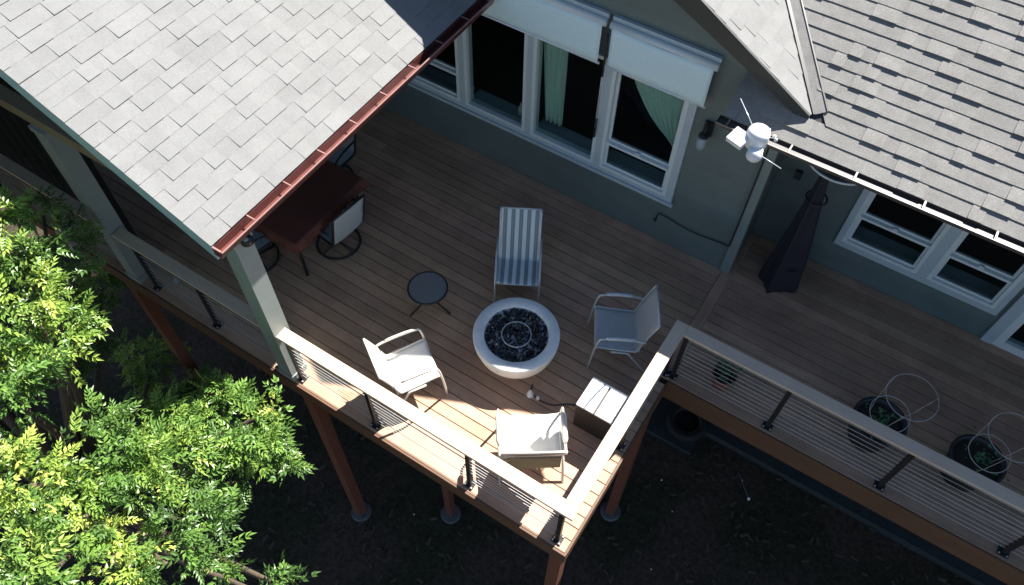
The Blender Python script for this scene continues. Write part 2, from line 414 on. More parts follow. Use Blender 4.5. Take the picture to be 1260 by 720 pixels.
# sliding door at the far right
MB().box(2.852, 2.98, ys - .04, ys + .03, .01, 2.2).obj('door_casing', M['trimgrey'], house)
d = MB(); d.box(2.98, 3.07, ys - .03, ys + .08, .01, 2.2); d.box(4.5, 4.6, ys - .03, ys + .08, .01, 2.2); d.box(3.07, 4.5, ys - .032, ys + .08, .01, .13); d.box(3.07, 4.5, ys - .032, ys + .08, 2.1, 2.2)
d = d.obj('door', M['white'], house); MB().box(3.07, 4.5, ys + .02, ys + .026, .13, 2.1).obj('pane', M['glass'], d)

# ------------------------------------------------------------------ roofs
def clip(poly, a, b, cc):
    """keep a*u+b*s>=cc"""
    out = []; n = len(poly)
    for i in range(n):
        p, q_ = poly[i], poly[(i + 1) % n]; dp = a * p[0] + b * p[1] - cc; dq = a * q_[0] + b * q_[1] - cc
        if dp >= 0: out.append(p)
        if dp * dq < 0:
            t = dp / (dp - dq); out.append((p[0] + (q_[0] - p[0]) * t, p[1] + (q_[1] - p[1]) * t))
    return out
TABS = {}
def shingles(parent, origin, U, Dn, N, u0, u1, nrows, m, ex=.143, half=[], wr=(.13, .34), tb=(.007, .018), limit=300, rank=None, s0=0.0, gap=.0015, thick=.5):
    """tabs laid in rows. origin at eave, U along the eave, Dn down slope, N normal; rows go up the slope"""
    U, Dn, N, origin = Vector(U), Vector(Dn), Vector(N), Vector(origin)
    tabs = []
    for r_ in range(nrows):
        s = s0 + r_ * ex; u = u0 - random.uniform(0, wr[1] * .8); tog = 0
        while u < u1:
            w = random.choice([wr[0], (wr[0] * 2 + wr[1]) / 3, (wr[0] + wr[1]) / 2, (wr[0] + 2 * wr[1]) / 3, wr[1]])
            t = tb[1] if random.random() < thick and not tog else tb[0]; tog = t == tb[1]
            if tog and thick < .5: w = min(w, .24)
            if u + w <= u0 + .01: u += w + gap; continue
            poly = [(max(u, u0), s), (min(u + w, u1), s), (min(u + w, u1), s + ex + .012), (max(u, u0), s + ex + .012)]
            full = u >= u0 and u + w <= u1
            for (a, b, cc) in half:
                q_ = clip(poly, a, b, cc)
                if len(q_) != 4 or any(abs(x[0] - y[0]) + abs(x[1] - y[1]) > 1e-6 for x, y in zip(q_, poly)): full = False
                poly = q_
                if len(poly) < 3: break
            if len(poly) >= 3 and max(p[0] for p in poly) - min(p[0] for p in poly) > .012: tabs.append((poly, s, t, w, full, u))
            u += w + gap
    if rank: tabs.sort(key=rank)
    rest = MB()
    def topz(sl, t): return t * (1 - .75 * sl / (ex + .012))
    for i, (poly, s, t, w, full, u) in enumerate(tabs):
        base = .004
        if i < limit and full:
            key = (round(w, 3), t, m.name)
            if key not in TABS:
                b = MB(); e2 = ex + .012
                vs = [(0, 0, 0), (w, 0, 0), (w, e2, 0), (0, e2, 0), (0, 0, t), (w, 0, t), (w, e2, t * .25), (0, e2, t * .25)]
                b.add(vs, [(0, 3, 2, 1), (4, 5, 6, 7), (0, 1, 5, 4), (1, 2, 6, 5), (2, 3, 7, 6), (3, 0, 4, 7)])
                TABS[key] = b.mesh('shingle', m)
            p = origin + U * u - Dn * s + N * (base + random.uniform(0, .0015))
            mt = Matrix(((U.x, -Dn.x, N.x, p.x), (U.y, -Dn.y, N.y, p.y), (U.z, -Dn.z, N.z, p.z), (0, 0, 0, 1)))
            link('shingle', TABS[key], parent, mt)
        else:
            n = len(poly)
            lo = [origin + U * a - Dn * b + N * base for a, b in poly]; hi = [origin + U * a - Dn * b + N * (base + topz(b - s, t)) for a, b in poly]
            tgt = MB() if i < limit else rest
            tgt.add(lo + hi, [tuple(range(n - 1, -1, -1)), tuple(range(n, 2 * n))] + [(k, (k + 1) % n, n + (k + 1) % n, n + k) for k in range(n)])
            if i < limit: tgt.obj('shingle', m, parent)
    if rest.v:
        rest.obj('shingle_field', m, parent)['kind'] = 'stuff'

def camdist(p): return (Vector(p) - cam.location).length
# porch roof (slopes down to +x), eave at x=-3.48 z=2.70
pr = .51; L = math.hypot(1, pr)
PU = (0, 1, 0); PD = Vector((1, 0, -pr)) / L; PN = Vector((pr, 0, 1)) / L
PO = (-3.50, 0, 2.71)
def porch_z(x): return 2.70 + pr * (-3.48 - x)
XRID = -8.0
slab = MB(); Y0, Y1 = -.16, 5.4
slab.prism([(-3.50, Y0, porch_z(-3.50)), (XRID, Y0, porch_z(XRID)), (XRID - 4, Y0, porch_z(XRID) - 2.0), (XRID - 4, Y0, porch_z(XRID) - 2.12), (XRID, Y0, porch_z(XRID) - .12), (-3.50, Y0, porch_z(-3.50) - .10)], (0, Y1 - Y0, 0))
porch = slab.obj('porch_roof', M['deckfelt'], house)
def prank(tb_):
    poly, s = tb_[0], tb_[1]; p = Vector(PO) + Vector(PU) * poly[0][0] - PD * s
    inside = (p.x > -6.3 - .0 and -.2 < p.y < 3.9)
    # what the camera sees: rank by distance to the lower middle of the visible slope
    return (p.x + 4.4) ** 2 * 1.0 + (p.y - 1.2) ** 2 * .6
shingles(porch, PO, PU, PD, PN, Y0 - .036, 4.35, 38, M['shingleL'], ex=.150, wr=(.13, .27), tb=(.005, .011), thick=.7, gap=.0008, rank=prank, limit=300)
# barge board along the front rake and timber behind it
b = MB(); y = Y0 - .028
def slope_strip(x0, x1, y0, y1, dz0, dz1):
    return [(x0, y0, porch_z(x0) + dz0), (x1, y0, porch_z(x1) + dz0), (x1, y0, porch_z(x1) + dz1), (x0, y0, porch_z(x0) + dz1)]
MB().prism(slope_strip(-3.50, XRID, Y0 - .03, 0, -.19, -.004), (0, .028, 0)).obj('barge_board', M['barge'], porch)
MB().prism(slope_strip(-3.51, XRID, Y0 - .004, 0, -.02, -.002), (0, .03, 0)).obj('drip_edge', M['barge'], porch)
MB().prism(slope_strip(-3.62, XRID, .06, 0, -.32, -.125), (0, .09, 0)).obj('rafter', M['beam'], porch)
# gutter along the porch eave: trough, lip, hangers
def gutter_x(x, z, y0, y1, m, ml, parent, hang):
    # runs along y, open top, outside towards +x
    t = MB(); w = .115; h = .10
    t.box(x - .005, x + .0, y0, y1, z - h, z - .005); t.box(x, x + .078, y0, y1, z - h - .004, z - h + .002); t.prism([(x + w, y0, z - .003), (x + w + .004, y0, z - .003), (x + .074, y0, z - h - .01), (x + .068, y0, z - h - .01)], (0, y1 - y0, 0))
    t.prism([(x, y0 - .004, z - .004), (x + w, y0 - .004, z - .004), (x + .07, y0 - .004, z - h), (x, y0 - .004, z - h)], (0, .004, 0))
    gt = t.obj('gutter', m, parent)
    MB().box(x + w - .006, x + w + .006, y0 - .004, y1, z - .0025, z + .010).obj('gutter_lip', ml, parent)
    MB().box(x + .0, x + w - .014, y0 - .006, y0 + .010, z - .0025, z + .008).obj('gutter_lip', ml, parent)
    for yy in hang: MB().box(x, x + w - .014, yy - .006, yy + .006, z + .0, z + .007).obj('gutter_hanger', ml, parent)
gutter_x(-3.495, 2.70, -.19, YW - .02, M['gutter'], M['gutterlip'], porch, [.22 + .46 * k for k in range(9)])
# porch columns and beam
for xx in (-3.72, -6.16):
    cmb = MB(); cmb.box(xx, xx + .20, .0 + .005, .20, -.0, 2.50, .006)
    cc = cmb.obj('column', M['column'], house)
    MB().box(xx - .012, xx + .212, -.007, .212, 2.44, 2.502).obj('column_cap', M['column'], cc)
    MB().box(xx - .012, xx + .212, -.007, .212, .001, .10).obj('column_base', M['column'], cc)
MB().box(-10, -3.56, .03, .17, 2.505, 2.64).obj('porch_beam', M['beam'], house)
# main house roof (several slopes extruded back from the rake)
YRK = 3.87; GX, GZ0 = .135, 2.86; EY = 3.595
def zval(y): return 2.65 + .5 * (y - 3.51)
def xvalley(y): return GX + (GZ0 - zval(y)) / .58
def yvalley(x): return 3.51 + (GZ0 - .58 * (x - GX) - 2.65) / .5
mr_ = MB(); top = [(x, z) for x, z in RX]
# right slope follows the valley line
xr, zr = RX[1]
mr_.prism([(GX, YRK, GZ0 - .005), (xr, YRK, zr), (xr, yvalley(xr), zr), (GX, yvalley(GX), GZ0 - .005)], (0, 0, -.10))
for (a, za), (b_, zb) in zip(RX[1:], RX[2:]):
    mr_.prism([(a, YRK, za), (b_, YRK, zb), (b_, 9.5, zb), (a, 9.5, za)], (0, 0, -.10))
mroof = mr_.obj('gable_roof', M['deckfelt'], house)
gl = math.hypot(1, .58); GD = Vector((1, 0, -.58)) / gl; GN = Vector((.58, 0, 1)) / gl
GO = Vector((GX, 0, GZ0))
# valley half plane in (u=y, s): x = .145 - s/gl ; keep y <= yvalley(x) -> y <= 3.40+(.21+.58*s/gl)/.5
shingles(mroof, GO, (0, 1, 0), GD, GN, YRK, 8.0, 19, M['shingleL'], ex=.145, half=[(-1, .58 / gl / .5, -yvalley(GX) + .0)], wr=(.16, .32), tb=(.005, .009), limit=110,
         rank=lambda t: (t[0][0][0] - YRK) + t[1] * .8)
f = MB()
for (a, za), (b_, zb) in zip(RX, RX[1:]):
    f.prism([(a, YRK - .03, za + .01), (b_, YRK - .03, zb + .01), (b_, YRK - .03, zb - .34), (a, YRK - .03, za - .34 + (.24 if a > 0 else 0))], (0, .028, 0))
f.obj('gable_fascia', mat('dark_fascia_paint', (.035, .042, .04), .5, .08, 5), mroof)
# soffit under rake
f = MB()
for (a, za), (b_, zb) in zip(RX, RX[1:]):
    f.prism([(a, YRK, za - .14), (b_, YRK, zb - .14), (b_, YW + .1, zb - .14), (a, YW + .1, za - .14)], (0, 0, -.02))
f.obj('soffit', M['siding'], mroof)
# right roof (slopes down to -y), eave y=3.40 z=2.75
rl = math.hypot(1, .5); RD = Vector((0, -1, -.5)) / rl; RN = Vector((0, -.5, 1)) / rl
yb = 9.5; q = MB()
q.prism([(-.57, EY + .01, zval(EY + .01)), (9, EY + .01, zval(EY + .01)), (9, yb, zval(yb)), (xvalley(yb) - .1, yb, zval(yb)), (xvalley(4.06) - .1, 4.06, zval(4.06)), (-.57, 4.06, zval(4.06))], (0, 0, -.08))
rroof = q.obj('right_roof', M['deckfelt'], house)
RO = Vector((0, EY, zval(EY) + .002))
# region right of the valley: x >= xvalley(y)+strip ; y=3.40+s/rl ; for s small keep all x>=-.57
kx = -.5 / .58
def rrank(t):
    u, s = t[0][0]; return (u - 1.2) ** 2 + (s - .8) ** 2
# rows below the valley foot run the full width, rows above are cut along the valley
shingles(rroof, RO, (1, 0, 0), RD, RN, -.57, 9, 2, M['shingleR'], wr=(.12, .34), tb=(.013, .024), gap=.0004, thick=.38, limit=40, rank=rrank)
shingles(rroof, RO, (1, 0, 0), RD, RN, -3.6, 9, 40, M['shingleR'], half=[(1, .5 / .58 / rl, xvalley(EY) + .10)], wr=(.12, .34), tb=(.013, .024), gap=.0004, thick=.38, limit=260, rank=rrank, s0=2 * .143)
shingles(rroof, RO, (1, 0, 0), RD, RN, -.57, .05, 2, M['shingleR'], wr=(.12, .34), tb=(.013, .024), gap=.0004, thick=.38, limit=8, rank=rrank, s0=2 * .143)
# valley flashing: narrow folded metal strip
v0 = Vector((xvalley(3.90) + .004, 3.90, zval(3.90) + .008)); v1 = Vector((xvalley(8), 8, zval(8) + .006)); vd = (v1 - v0).normalized()
sd = vd.cross(Vector(RN)).normalized()
if sd.x < 0: sd = -sd
vf = MB(); vf.prism([v0 + RN * .006, v1 + RN * .006, v1 + sd * .11 + RN * .006, v0 + sd * .11 + RN * .006], RN * .012)
vf.obj('valley_flashing', M['shingleR'], rroof)
vf = MB(); vf.bar(v0 + RN * .006, v1 + RN * .006, .036, .034); vf.bar(v0 + RN * .01 + sd * .115, v1 + RN * .01 + sd * .115, .014, .028); vf.obj('valley_seam', M['black'], rroof)
# right gutter along x
t = MB(); y = EY - .003; z = zval(EY) + .010; h = .030; w = .12; x0, x1 = -.60, 9
t.box(x0, x1, y, y + .005, z - h, z - .004); t.box(x0, x1, y - w, y, z - h - .004, z - h + .002); t.box(x0, x1, y - w - .005, y - w, z - h, z - .003); t.box(x0 - .004, x0, y - w, y, z - h, z - .003)
t.obj('gutter', M['gutterR'], rroof)
MB().box(x0, x1, y - w - .006, y - w + .003, z - .002, z + .009).obj('gutter_lip', M['gutterRl'], rroof)
for k in range(12): MB().box(-.50 + .62 * k - .008, -.50 + .62 * k + .008, y - w + .012, y + .002, z + .0, z + .007).obj('gutter_hanger', M['gutterRl'], rroof)
MB().box(-.56, 9, EY + .02, YR, 2.55, 2.57).obj('soffit', M['siding'], rroof)

# ------------------------------------------------------------------ deck
deck = thing('deck', (0, 0, 0), 'raised brown plank deck on tall red brown posts behind the house', 'deck')
BM = {}
def board(x0, x1, yc, w=.1315, along='x', xc=None):
    Ln = round(x1 - x0, 3)
    if Ln not in BM:
        b = MB(); b.box(0, Ln, -w / 2, w / 2, -.025, 0, .003); BM[Ln] = b.mesh('board', M['board'])
    o = link('board', BM[Ln], deck)
    if along == 'x': o.location = (x0, yc, random.uniform(-.0008, .0008))
    else: o.location = (yc, x0, 0.0); o.rotation_euler = (0, 0, pi / 2)
    return o
PT = .1402
for k in range(29):
    yc = .067 + k * PT
    xe = -.003 if yc < 2.31 else -.115
    split = -4.9 + (k % 2) * -1.2
    if k == 28: w_ = .128
    board(split + .002, xe, yc); board(-9.8, split - .002, yc)
board(2.312, 4.80, -.044, along='y')
for k in range(18):
    yc = 2.31 + .067 + k * PT
    board(.03, 4.85, yc); board(4.855, 9.0, yc)
# rims, joists, beams, posts
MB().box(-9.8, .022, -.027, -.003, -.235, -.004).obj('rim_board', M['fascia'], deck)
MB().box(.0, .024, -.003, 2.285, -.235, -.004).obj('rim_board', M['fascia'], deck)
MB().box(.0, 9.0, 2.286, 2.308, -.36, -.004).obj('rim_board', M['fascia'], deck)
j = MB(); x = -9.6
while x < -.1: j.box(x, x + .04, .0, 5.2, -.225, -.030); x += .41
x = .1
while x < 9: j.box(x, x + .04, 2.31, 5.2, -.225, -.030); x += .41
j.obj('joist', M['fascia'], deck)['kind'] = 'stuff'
MB().box(-9.6, -.1, .75, .85, -.43, -.228).obj('beam', M['redpost'], deck)
for (px, py, s_) in ((-3.40, .06, .14), (-.08, .06, .14), (-.10, 2.2, .14), (-2.2, .80, .11), (-6.3, .06, .14)):
    p = MB().box(px - s_ / 2, px + s_ / 2, py - s_ / 2, py + s_ / 2, GZ + .06, -.24 if py != .8 else -.432).obj('support_post', M['redpost'], deck)
    MB().lathe([(0, .0), (.15, 0), (.16, .04), (.15, .10), (.0, .10)], (px, py, GZ), 20).obj('concrete_pier', M['ground_c'], deck)

# ------------------------------------------------------------------ railings
def railing(name, label, a, b, posts, capover, ncab=10, caplen=None):
    """a,b: ends (x,y) of the rail centre line"""
    a = Vector((*a, 0)); b = Vector((*b, 0)); d = (b - a).normalized(); L_ = (b - a).length; ang = math.atan2(d.y, d.x)
    R = thing(name, a, label, 'railing', ang, 'cable railings round the deck')
    c0, c1 = capover
    MB().box(-c0, L_ + c1, -.07, .07, .918, .95, .004).obj('cap_rail', M['cap'], R)
    MB().box(-max(0, c0 - .07), L_ + min(c1, 0), -.02, .02, .885, .917).obj('under_rail', M['black'], R)
    for p in posts:
        m = MB(); m.box(p - .024, p + .024, -.024, .024, .0, .884); po = m.obj('post', M['black'], R)
        MB().box(p - .055, p + .055, -.055, .055, .001, .014).obj('base_plate', M['black'], po)
        for sx in (-.04, .04):
            for sy in (-.04, .04): MB().lathe([(0, .026), (.009, .026), (.009, .014)], (p + sx, sy, 0), 6).obj('bolt', M['steel'], po)
    for k in range(ncab):
        z = .085 + k * .079
        MB().tube([(posts[0], 0, z), (posts[-1], 0, z)], .003, 6).obj('cable', M['steel'], R)
    return R
yc = .085
railing('railing', 'sunlit front cable railing with wide tan cap between porch column and deck corner', (-3.50, yc), (-.10, yc), [.03, 1.08, 2.31, 3.37], (.02, .095))
railing('railing', 'side cable railing half in sun running back from the front corner towards the planter', (-.08, .158), (-.08, 2.40), [1.15, 2.22], (.0, .062))
railing('railing', 'shaded long cable railing along the right hand walkway with two black planters behind', (-.0095, 2.395), (9.0, 2.395), [.03, 1.18, 2.43, 3.70, 4.95, 6.2, 7.5, 8.7], (.0, 0), 10)
railing('railing', 'shaded cable railing under the porch roof between its two columns', (-5.95, yc), (-3.73, yc), [.20, 1.18, 2.18], (0, 0))
railing('railing', 'shaded porch cable railing at far left half hidden by the tree', (-9.8, yc), (-6.17, yc), [.1, 1.2, 2.4, 3.55], (0, 0))

# ------------------------------------------------------------------ furniture
def sling(w, prof, n=10, sag=.02):
    """fabric swept along prof [(y,z)...], centred on x; returns MB"""
    def f(u, v):
        k = v * (len(prof) - 1); i = min(int(k), len(prof) - 2); t = k - i
        y = prof[i][0] * (1 - t) + prof[i + 1][0] * t; z = prof[i][1] * (1 - t) + prof[i + 1][1] * t
        return ((u - .5) * w, y - sag * .3 * (1 - (2 * u - 1) ** 2), z - sag * (1 - (2 * u - 1) ** 2))
    return MB().grid(f, n, (len(prof) - 1) * 3)
def arc(pts, k=4):
    """catmull smoothing"""
    P = [Vector(p) for p in pts]; P = [P[0] * 2 - P[1]] + P + [P[-1] * 2 - P[-2]]; out = []
    for i in range(1, len(P) - 2):
        for j in range(k):
            t = j / k; a, b, c_, d_ = P[i - 1:i + 3]
            out.append(.5 * ((2 * b) + (c_ - a) * t + (2 * a - 5 * b + 4 * c_ - d_) * t * t + (3 * b - a - 3 * c_ + d_) * t ** 3))
    out.append(P[-2]); return out
def patio_chair(name, loc, rz, label, w, fabric, tube, top=.92, rec=.20, arms=True, seatd=.46, armw=.014, zs=.43, flat=False, tr=.013):
    R = thing(name, loc, label, 'chair', rz)
    d = seatd / 2
    prof = [(d + .005, zs - .03), (d, zs), (d - .08, zs - .005), (0, zs - .03), (-d + .05, zs - .05), (-d, zs - .02), (-d - rec * .35, zs + (top - zs) * .38), (-d - rec * .75, zs + (top - zs) * .78), (-d - rec, top)]
    profs = [(p.y, p.z) for p in arc([(0, y, z) for y, z in prof], 3)]
    if fabric is M['striped']:
        sp = sling(w, profs).obj('sling', fabric, R, True); solid(sp, .006)
    else:
        cut = int(len(profs) * 5 / 8)
        sp = sling(w, profs[:cut + 1]).obj('seat', fabric, R, True); solid(sp, .008)
        sp = sling(w, profs[cut:]).obj('backrest', fabric, R, True); solid(sp, .008)
    for s_ in (-1, 1):
        x = s_ * (w / 2 + .006)
        MB().tube([(x, y, z - .004) for y, z in profs], tr, 8).obj('side_rail', tube, R, True)
        xo = s_ * (w / 2 + .028)
        if arms:
            MB().tube(arc([(xo, d + .05, .0), (xo, d + .02, .35), (xo, d - .02, .60), (xo, d - .08, .64), (xo, 0, .645), (xo, -d + .02, .63), (xo, -d - rec * .4, .60)], 4), tr, 8).obj('leg', tube, R, True)
            MB().tube(arc([(xo, d - .09, .655), (xo, 0, .662), (xo, -d + .04, .648)], 5), [armw * .6] + [armw] * 9 + [armw * .6], 8).obj('armrest', tube, R, True)
        else:
            MB().tube([(xo, d + .12, .0), (xo, d - .02, zs - .02), (xo, -.06, .56), (xo, -d - rec * .4, .58)], tr, 8).obj('leg', tube, R, True)
        MB().tube([(xo, -d - .12, .0), (xo, -d + .10, .36), (xo, 0.06, zs - .05)], tr, 8).obj('leg', tube, R, True)
    for yy, zz in ((d - .0, zs - .035), (-d - .02, zs - .06), (-d - rec, top)):
        MB().tube([(-w / 2 - .005, yy, zz), (w / 2 + .005, yy, zz)], tr * .85, 8).obj('cross_rail', tube, R, True)
    return R
def ang(fx, fy): return math.atan2(fy, fx) - pi / 2      # local +y faces (fx,fy)
patio_chair('patio_chair', (-2.37, .72, 0), ang(.545, .838), 'white sling armchair in full sun beside the front railing, left of the fire bowl', .48, M['slingW'], M['whitetube'], top=.86, rec=.17)
patio_chair('patio_chair', (-.74, 2.34, 0), ang(-.87, -.49), 'shaded blue grey mesh armchair right of the fire bowl, above the storage box', .52, M['slingB'], M['chrome'], top=.92, rec=.16, armw=.024)
cf = patio_chair('patio_chair', (-.86, .72, 0), ang(-.57, .82), 'wide cream armchair seen from behind in the sunlit deck corner', .60, M['slingW'], M['whitetube'], top=.90, rec=.16, armw=.030, tr=.014)
MB().box(-.26, .26, -.425, -.405, .60, .84).obj('back_shade', M['beam'], cf)  # olive-brown panel stands in for the shaded rear of the backrest
ls = patio_chair('lounge_chair', (-2.10, 2.44, 0), ang(.48, -.87), 'pale blue and white striped deck chair facing the fire bowl', .46, M['striped'], M['chrome'], top=.91, rec=.30, arms=False, seatd=.40, zs=.40)

# fire bowl
FX, FY, FR = -1.636, 1.672, .486
fb = thing('fire_pit', (FX, FY, 0), 'round pale concrete gas fire bowl filled with black glass in the middle of the deck', 'fire pit')
MB().lathe([(.26, 0), (.31, .015), (.385, .09), (.445, .19), (.478, .31), (.486, .395), (.486, .412), (.478, .420), (.368, .420), (.360, .412), (.358, .36), (.0, .355)], (0, 0, 0), 72).obj('bowl', M['concrete'], fb, True)
b0 = fb.children[0] if fb.children else None
def chunks(n, m, name, smin, smax):
    c = MB()
    for i in range(n):
        r_ = .350 * math.sqrt(random.random()); a = random.uniform(0, 2 * pi); s = random.uniform(smin, smax)
        ctr = Vector((r_ * math.cos(a), r_ * math.sin(a), .372 + random.uniform(0, .022)))
        q_ = Matrix.Rotation(random.uniform(0, 6.3), 3, Vector((random.gauss(0, 1), random.gauss(0, 1), random.gauss(0, 1))).normalized())
        vs = [ctr + q_ @ (Vector(v) * s * random.uniform(.7, 1.1)) for v in ((1, 0, 0), (-1, 0, 0), (0, 1, 0), (0, -1, 0), (0, 0, .7), (0, 0, -.7))]
        c.add(vs, [(0, 2, 4), (2, 1, 4), (1, 3, 4), (3, 0, 4), (2, 0, 5), (1, 2, 5), (3, 1, 5), (0, 3, 5)])
    o = c.obj(name, m, fb); o['kind'] = 'stuff'
chunks(1500, M['glassblk'], 'black_glass', .012, .022); chunks(110, M['glassclr'], 'pale_glass', .006, .012)
MB().tube([(.165 * math.cos(k * pi / 24), .165 * math.sin(k * pi / 24), .402) for k in range(48)], .007, 6, closed=True).obj('burner_ring', M['chrome'], fb, True)
# hose valve, knob and cord from the bowl to the cabinet
vv = thing('gas_valve', (-1.21, 1.30, 0), 'small white cone shaped valve on the deck at the foot of the fire bowl', 'valve')
MB().lathe([(0, .09), (.015, .09), (.035, .03), (.045, .0)], (0, 0, 0), 12).obj('cone', M['plastW'], vv, True)
vv = thing('hose_fitting', (-1.11, 1.30, 0), 'tiny white fitting on the black cord between fire bowl and cabinet', 'hose fitting')
MB().lathe([(0, .05), (.018, .045), (.022, .02), (.015, .0)], (0, 0, 0), 12).obj('body', M['plastW'], vv, True)
o = MB().tube(arc([(-1.25, 1.42, .012), (-1.22, 1.33, .012), (-1.11, 1.30, .012), (-1.02, 1.30, .012), (-.92, 1.33, .012), (-.80, 1.42, .012), (-.63, 1.50, .014)], 6), .008, 6).obj('gas_hose', M['black'], None, True)
tag(o, 'thin black hose running over the boards from the fire bowl to the cabinet', 'hose')
# side table
st = thing('side_table', (-2.81, 1.62, 0), 'small round smoked glass side table with black legs left of the fire bowl', 'table')
MB().lathe([(0, .440), (.215, .440), (.215, .447), (0, .447)], (0, 0, 0), 40).obj('glass_top', M['smoked'], st)
MB().tube([(.225 * math.cos(k * pi / 20), .225 * math.sin(k * pi / 20), .442) for k in range(40)], .012, 8, closed=True).obj('rim', M['black'], st, True)
for a in (-1.63, -.02 - .0, 1.6):
    a2 = {-1.63: math.atan2(-.19, -.12), -.02: math.atan2(.06, .21), 1.6: math.atan2(.2, -.05)}[a] if a in (-1.63, -.02, 1.6) else a
    ca, sa = math.cos(a2), math.sin(a2)
    MB().tube(arc([(.20 * ca, .20 * sa, .435), (.12 * ca, .12 * sa, .28), (.10 * ca, .10 * sa, .18), (.25 * ca, .25 * sa, .012)], 4), .013, 8).obj('leg', M['black'], st, True)
# cabinet (gas tank cover)
cb = thing('storage_box', (-.425, 1.44, 0), 'black box with a bright white two part lid against the side railing', 'box')
MB().box(-.205, .205, -.185, .185, .0, .47).obj('body', M['cabblack'], cb)
MB().box(-.21, -.012, -.19, .165, .472, .495, .003).obj('lid', M['cabwhite'], cb)
MB().box(.012, .21, -.19, .165, .472, .495, .003).obj('lid', M['cabwhite'], cb)
MB().box(-.21, .21, .172, .19, .472, .494).obj('lid_strip', M['cabwhite'], cb)

# dining table under the porch
tx, ty = -4.76, 1.74
dt = thing('dining_table', (tx, ty, 0), 'rectangular table under a maroon cloth half hidden by the porch roof', 'table')
hx, hy = .46, .60
MB().box(-hx, hx, -hy, hy, .70, .722, .004).obj('tabletop', M['black'], dt)
for sx in (-1, 1):
    for sy in (-1, 1): MB().tube([(sx * (hx - .06), sy * (hy - .06), 0), (sx * (hx - .08), sy * (hy - .08), .70)], .02, 8).obj('leg', M['black'], dt, True)
def clothf(u, v):
    x = (u * 2 - 1); y = (v * 2 - 1); ex = hx + .02; ey = hy + .02; dr = .13
    X = x * (ex + dr); Y = y * (ey + dr)
    ox = max(0, abs(X) - ex); oy = max(0, abs(Y) - ey)
    z = .728 - max(ox, oy) * (1 + .0) * .97 - min(ox, oy) * .45
    w_ = .012 * math.sin((X if oy > ox else Y) * 23) * min(1, max(ox, oy) * 12)
    px = math.copysign(min(abs(X), ex) + ox * .22 + min(ox, oy) * .35 + w_, X); py = math.copysign(min(abs(Y), ey) + oy * .22 + min(ox, oy) * .35 + w_, Y)
    return (tx + px, ty + py, z)
o = MB().grid(clothf, 44, 52).obj('tablecloth', M['cloth'], None, True); solid(o, .003)
tag(o, 'maroon tablecloth draped over the table under the porch', 'tablecloth')
def swivel(loc, rz, label):
    R = thing('swivel_chair', loc, label, 'chair', rz, 'swivel chairs round the covered table')
    MB().tube([(.27 * math.cos(k * pi / 20), .27 * math.sin(k * pi / 20), .018) for k in range(40)], .016, 8, closed=True).obj('base_ring', M['black'], R, True)
    p = MB(); p.tube([(0, 0, .03), (0, 0, .34)], .03, 10); p.tube([(-.27, 0, .03), (.27, 0, .03)], .014, 6); p.tube([(0, -.27, .03), (0, .27, .03)], .014, 6); p.obj('pedestal', M['black'], R, True)
    prof = [(p_.y, p_.z) for p_ in arc([(0, .26, .40), (0, .22, .43), (0, 0, .40), (0, -.22, .38), (0, -.27, .46), (0, -.33, .74), (0, -.38, .96)], 3)]
    s1 = sling(.48, prof[:10]).obj('seat', M['slingG'], R, True); solid(s1, .008)
    s1 = sling(.48, prof[9:]).obj('backrest', M['slingG'], R, True); solid(s1, .008)
    for s_ in (-1, 1):
        MB().tube([(s_ * .25, y, z) for y, z in prof], .015, 8).obj('side_rail', M['black'], R, True)
        MB().tube(arc([(s_ * .26, .20, .42), (s_ * .30, .18, .60), (s_ * .30, 0, .65), (s_ * .28, -.26, .62)], 4), .015, 8).obj('armrest', M['black'], R, True)
    MB().tube([(-.25, -.38, .96), (.25, -.38, .96)], .015, 8).obj('top_rail', M['black'], R, True)
    return R
sc = swivel((-4.36, 1.80, 0), ang(-.93, .1), 'light grey swivel chair at the right side of the covered table, its ring base showing')
clone(sc, (-5.06, 1.06, 0), ang(.3, 1), 'swivel chair at the front end of the covered table, mostly hidden by the roof')
clone(sc, (-5.12, 2.60, 0), ang(.05, -1), 'light grey swivel chair at the house end of the covered table beside the gutter')

# ------------------------------------------------------------------ shades, curtains and small things at the wall
def shade(x0, x1, label):
    R = thing('roller_shade', ((x0 + x1) / 2, YW - .10, 2.38), label, 'roller shade', 0, 'outdoor roller shades over the big window'); h = (x1 - x0) / 2
    m = MB(); m.tube([(-h, .02, .50), (h, .02, .50)], .042, 12); m.obj('roller', M['white'], R, True)
    MB().box(-h, h, .045, .090, .52, .585).obj('mounting_board', M['trimgrey'], R)
    def f(u, v): return (-h + .03 + u * (2 * h - .06), -.022 + .006 * math.sin(u * 9 + v * 2), .49 - v * .47)
    solid(MB().grid(f, 30, 6).obj('fabric', M['fabricW'], R, True), .003)
    MB().tube([(-h + .01, -.02, .015), (h - .01, -.02, .015)], .014, 8).obj('hem_bar', M['white'], R, True)
    return R
shade(-5.05, -2.07, 'long off white roller shade over the left three panes')
shade(-2.02, -.84, 'shorter off white roller shade over the right hand pane of the big window')
def curtain(fn, label, nu=60, nv=14):
    o = MB().grid(fn, nu, nv).obj('curtain', M['curtain'], None, True); solid(o, .004); return tag(o, label, 'curtain')
def c1(u, v):
    xl = -1.85 + .16 * v + (.52 * v ** 2.2); xr = -1.10; z = 2.42 - v * (1.10 - .0) + .30 * (1 - u) * v * v * .6
    return (xl + (xr - xl) * u, YW + .16 + .022 * math.sin(u * 42 + 2 * v), z)
curtain(c1, 'pale green curtain swept to the right behind the right hand window pane')
def c2(u, v): return (-2.95 + .34 * u + .10 * v * (1 - u), YW + .17 + .02 * math.sin(u * 26 + v), 2.42 - 1.45 * v)
curtain(c2, 'narrow pale green curtain hanging straight behind the third pane from the left')
